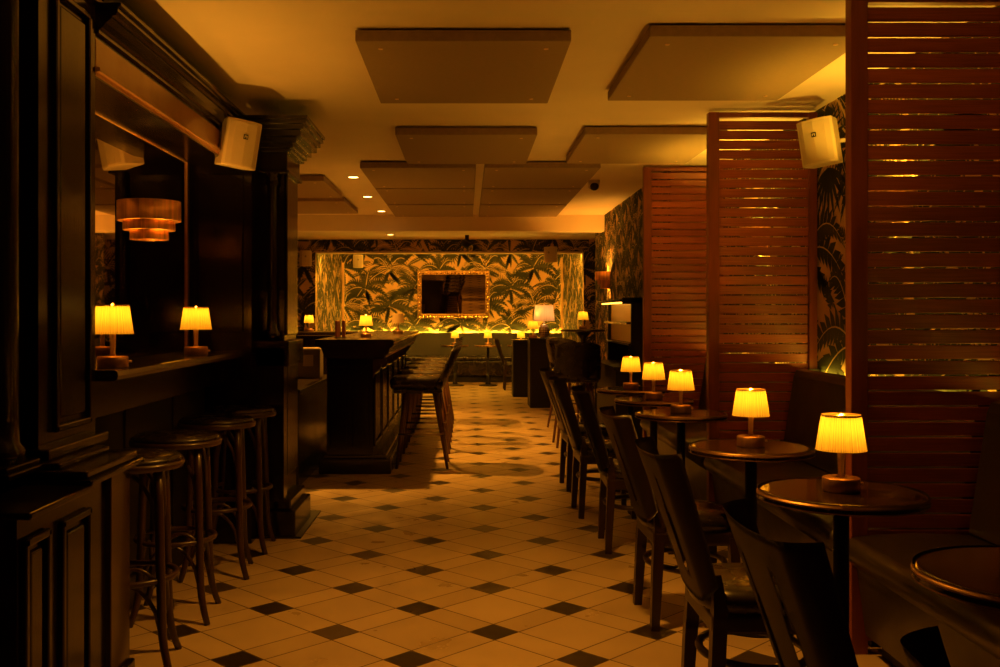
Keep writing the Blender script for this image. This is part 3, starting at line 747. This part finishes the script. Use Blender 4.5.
MB().lathe([(.152, .235), (.128, .46)], n=48, cap=False).build('lamp_shade', M['bigshade'], bl)
MB().lathe([(.006, .24), (.006, .285)], n=14).lathe([(.006, .458), (.016, .475), (.004, .50)], n=14).tube([(-.127, 0, .457), (.127, 0, .457)], .003, 6).build('finial', M['brass'], bl)
light('lamp_light', 'POINT', (0, 0, .355), 2.0, (1, .48, .14), bl, .03)
dup(lamp0, 'lit pleated lamp just left of the large cream lamp', ((533 - VX)/F*13.82, 13.82, .9785), .2, 'lamps at the far end')

# ------------------------------------------------------------------ the far alcove
fb_ = thing('banquette', 'long black banquette across the far papered wall', 'bench', (0, 19.0, 0))
MB().box(-2.48, 1.90, .0, .75, .12, .42, .03, 3).build('seat_base', M['vinyl'], fb_)
MB().box(-2.48, 1.90, -.03, .55, .42, .50, .03, 3).build('seat', M['vinyl'], fb_)
MB().prism([(.50, .50), (.56, .93), (.60, .945), (.66, .93), (.68, .50)], 'x', -2.48, 1.90).build('backrest', M['blackflat'], fb_)
MB().box(-2.4, 1.85, .06, .7, 0, .12).build('kick_board', M['blackflat'], fb_)
GT = 'small tables before the far banquette'
ft = None
for x, lb in ((455, 'small far table, leftmost of the three before the far banquette'), (488, 'small far table, middle of the three before the far banquette'), (521, 'small far table, rightmost of the three before the far banquette')):
    loc = ((x - VX)/F*18.1, 18.1, 0)
    ft = dup(tb0, lb, loc, 0, GT)
for x, lb in ((455, 'tiny lit lamp left of the lone chair, over the bar stools'), (488, 'tiny lit lamp before the middle of the far banquette'), (521, 'tiny lit lamp showing above the slimmer cabinet')):
    dup(lamp0, lb, ((x - VX)/F*18.1, 18.1, .7505), 0, 'lamps at the far end')

tag(MB().box(-2.46, 1.88, 19.76, 19.785, .925, .9415).build('strip_light', M['led']), 'glowing strip light along the top of the far banquette', 'strip light')
tag(MB().box(-2.50, -2.485, 19.76, 19.78, .95, 2.3).build('strip_light', M['ledcorner']), 'upright strip light in the left corner of the far alcove', 'strip light')
tag(MB().box(1.895, 1.91, 19.76, 19.78, .95, 2.3).build('strip_light', M['ledcorner']), 'upright strip light in the right corner of the far alcove', 'strip light')
struct('trim_9', MB().box(-2.508, -2.46, 19.735, 19.745, .93, 2.35), M['wp_base'])  # fin added to hide the left corner strip light from view
struct('trim_10', MB().box(1.88, 1.928, 19.735, 19.745, .93, 2.35), M['wp_base'])  # fin added to hide the right corner strip light from view
tag(MB().box(-2.46, 1.88, 16.60, 16.62, 2.36, 2.38).build('strip_light', M['ledcove']), 'glowing cove strip light above the far alcove opening', 'strip light')

bmr = thing('framed_mirror', 'wide mirror in a beaded gilt frame on the far papered wall', 'mirror', W(453.5, 318, 19.62).to_tuple())
bmr.rotation_euler = (math.radians(4.5), 0, 0)
hw = 36*19.62/F; hh = 47.5*19.62/F
f_ = MB(); b = .085
f_.box(-hw, hw, -.02, .02, 0, b, .012).box(-hw, hw, -.02, .02, hh - b, hh, .012).box(-hw, -hw + b, -.02, .02, b*.5, hh - b*.5, .012).box(hw - b, hw, -.02, .02, b*.5, hh - b*.5, .012)
f_.build('frame', M['gold'], bmr)
bd = MB()
n = 19
for i in range(n + 1):
    for z in (.045, hh - .045): bd.sphere((-hw + .05 + (2*hw - .1)*i/n, -.025, z), .026, n=8)
for i in range(1, 13):
    for x in (-hw + .045, hw - .045): bd.sphere((x, -.025, .045 + (hh - .09)*i/13), .026, n=8)
bd.build('beading', M['bead'], bmr)
MB().box(-hw + b*.8, hw - b*.8, -.004, .004, b*.8, hh - b*.8).build('mirror_glass', M['mirrorback'], bmr)

# ------------------------------------------------------------------ ceiling fittings
GP = 'fabric acoustic panels on the ceiling'
def panel(label, x0, x1, y0, y1):
    x0, x1, y0, y1 = [1.017*v for v in (x0, x1, y0, y1)]
    t = thing('acoustic_panel', label, 'ceiling panel', ((x0 + x1)/2, (y0 + y1)/2, 2.49), 0, GP)
    a, b_ = (x1 - x0)/2, (y1 - y0)/2
    MB().box(-a, a, -b_, b_, 0, .05, .004).build('board', M['panel'], t)
    for sx in (-1, 1):
        for sy in (-1, 1):
            MB().lathe([(.011, -.003), (.011, .001)], sx*(a - .1), sy*(b_ - .12), 12).build('fixing', M['brass'], t)
            MB().lathe([(.006, .05), (.006, .0595)], sx*(a - .1), sy*(b_ - .12), 8).build('hanger', M['iron'], t)
    return t
def panel_copy(src, label, x0, x1, y0): dup(src, label, ((x0 + x1)/2*1.017, (y0 + .62)*1.017, 2.49), 0)
p0 = panel('large beige ceiling panel nearest the camera, over the aisle', -.478, .446, 4.21, 5.45)
panel_copy(p0, 'large ceiling panel nearest the camera on the right, above the round tables', .77, 1.69, 4.14)
panel_copy(p0, 'ceiling panel over the aisle, second from the camera', -.465, .455, 6.40)
panel_copy(p0, 'ceiling panel second from the camera on the right, behind the middle screen post', .765, 1.69, 6.38)
for r, y in (('third', 7.84), ('fourth', 9.16), ('fifth', 10.5)):
    panel_copy(p0, f'ceiling panel in the {r} row, left one of the close pair', -.852, .07, y)
    panel_copy(p0, f'ceiling panel in the {r} row, right one of the close pair beside the gap', .125, 1.08, y)
panel_copy(p0, 'ceiling panel just right of the pillar capital, nearer one', -2.17, -1.25, 8.6)
panel_copy(p0, 'ceiling panel just right of the pillar capital, farther one', -2.19, -1.26, 10.15)

GD = 'small recessed ceiling lights'
dl = None
def make_down(label, loc, power=480):
    t = thing('downlight', label, 'ceiling light', loc, 0, GD)
    MB().lathe([(.045, -.004), (.058, -.004), (.058, -.0005), (.045, -.0005), (.045, -.004)], n=28, cap=False).build('trim_ring', M['white'], t)
    MB().lathe([(.045, -.002), (.045, -.0008)], n=28).build('lens', M['down'], t)
    light('downlight_beam', 'SPOT', (0, 0, -.02), power, WARM, t, .04, 110, .8)
    return t
for (x, Y), lb in zip(((-1.03, 8.92), (-1.05, 10.4), (-1.03, 11.85)), ('recessed ceiling light nearest the camera', 'recessed ceiling light second from the camera', 'recessed ceiling light third from the camera')):
    if dl is None: dl = make_down(lb, (x, Y, CEIL))
    else: dup(dl, lb, (x, Y, CEIL))

make_down('recessed ceiling light beyond the beam', (-1.19, 15.3, CEIL), 45)
cc = thing('security_camera', 'small black and white security camera on the ceiling', 'camera', W(594, 181, 9.15).to_tuple()[:2] + (CEIL - .0005,))
MB().lathe([(.05, -.03), (.055, -.02), (.055, 0)], n=24).build('mount', M['white'], cc)
MB().sphere((0, -.02, -.055), .042, n=18).build('eye', M['blackflat'], cc)
MB().lathe([(.05, -.07), (.052, -.03)], n=24, cap=False).build('collar', M['white'], cc)

sp = thing('stage_spotlight', 'small black spotlight hung from the ceiling just beyond the beam', 'spotlight', (0.0, 15.4, CEIL))
MB().box(-.03, .03, -.02, .02, -.12, -.0005, .004).build('bracket', M['blackflat'], sp)
MB().tube([(-.06, .0, -.11), (.05, -.06, -.20)], [.055, .06], 14).build('can', M['blackflat'], sp)
MB().tube([(.054, -.062, -.203), (.058, -.065, -.206)], .045, 14).build('lens', M['chrome'], sp)

# ------------------------------------------------------------------ loudspeakers
def make_speaker(label, loc, rot, mountx=0):
    t = thing('loudspeaker', label, 'speaker', loc, 0, 'beige wall speakers'); t.rotation_euler = rot   # faces -Y
    b = bmesh.new()
    w, h = .10, .128
    front = []; 
    pts = [(-w, -.02), (-w*.6, -.045), (0, -.055), (w*.6, -.045), (w, -.02), (w*.86, .12), (-w*.86, .12)]
    A = [b.verts.new((x, y, -h)) for x, y in pts]; B = [b.verts.new((x, y, h)) for x, y in pts]
    b.faces.new(A); b.faces.new(B[::-1])
    for i in range(len(pts)): b.faces.new((A[i], B[i], B[(i+1) % len(pts)], A[(i+1) % len(pts)]))
    bmesh.ops.bevel(b, geom=b.edges[:], offset=.008, segments=3, profile=.5, affect='EDGES')
    m = MB(); m.merge(b); m.build('cabinet', M['speaker'], t)
    g = MB(); 
    arc = [(-w*.86, -.031), (-w*.6, -.0475), (0, -.0575), (w*.6, -.0475), (w*.86, -.031), (w*.6, -.043), (0, -.052), (-w*.6, -.043)]
    g.prism(arc, 'z', -h + .014, h - .014); g.build('grille', M['grille'], t)
    bg = MB().box(-.013, .013, -.0605, -.0560, .025, .051, .002).build('badge', M['blackflat'], t)
    MB().box(-.008, .008, -.0618, -.0604, .040, .045).box(-.008, -.004, -.0618, -.0604, .031, .045).box(.003, .008, -.0618, -.0604, .031, .045).build('badge_mark', M['speaker'], bg)
    MB().tube([(0, .115, 0), (mountx*.5, .13, 0), (mountx, .16, 0)], .012, 10).build('bracket', M['speaker'], t)
    return t
R = math.radians
make_speaker('beige speaker under the cornice beside the black pillar on the left', (-1.225, 5.33, 2.225), (R(8), R(6), R(36)), -.10)
make_speaker('beige speaker on the right wall before the middle louvre screen', (1.96, 5.50, 2.265), (R(4), R(-7), R(-38)), .12)
make_speaker('small beige speaker on the dark papered wall at the far left', (W(306, 259, 16.2).x, 16.16, 2.23), (R(8), 0, R(10)), 0)
make_speaker('beige speaker high on the far papered wall left of the mirror', (W(358, 261, 19.6).x, 19.62, 2.37), (R(8), 0, R(8)), 0)
make_speaker('dark looking speaker hanging near the right end of the far alcove', (W(550, 254, 16.14).x, 16.14, 2.29), (R(5), 0, R(-25)), 0)

# ------------------------------------------------------------------ ceiling light added out of view to brighten the near floor
make_down('added recessed ceiling light out of view above the camera end of the aisle', (.25, 3.72, CEIL), 145)

# ------------------------------------------------------------------ world, camera, view
w = bpy.data.worlds.new('world'); S.world = w; w.use_nodes = True
w.node_tree.nodes['Background'].inputs[0].default_value = (.02, .008, .001, 1)
w.node_tree.nodes['Background'].inputs[1].default_value = .2
cam = bpy.data.cameras.new('camera'); co = bpy.data.objects.new('camera', cam); COL.objects.link(co)
co.location = (0, 0, EYE); co.rotation_euler = (PI/2, 0, 0)
cam.sensor_width = 36; cam.lens = F/1000*36; cam.shift_x = (500 - VX)/1000; cam.shift_y = -(333.5 - VY)/1000
cam.clip_start = .05; cam.clip_end = 100
S.camera = co
S.view_settings.view_transform = 'Standard'; S.view_settings.look = 'None'; S.view_settings.gamma = 1; S.view_settings.use_curve_mapping = False
S.view_settings.exposure = 0
S.cycles.use_denoising = True
S.cycles.max_bounces = 8
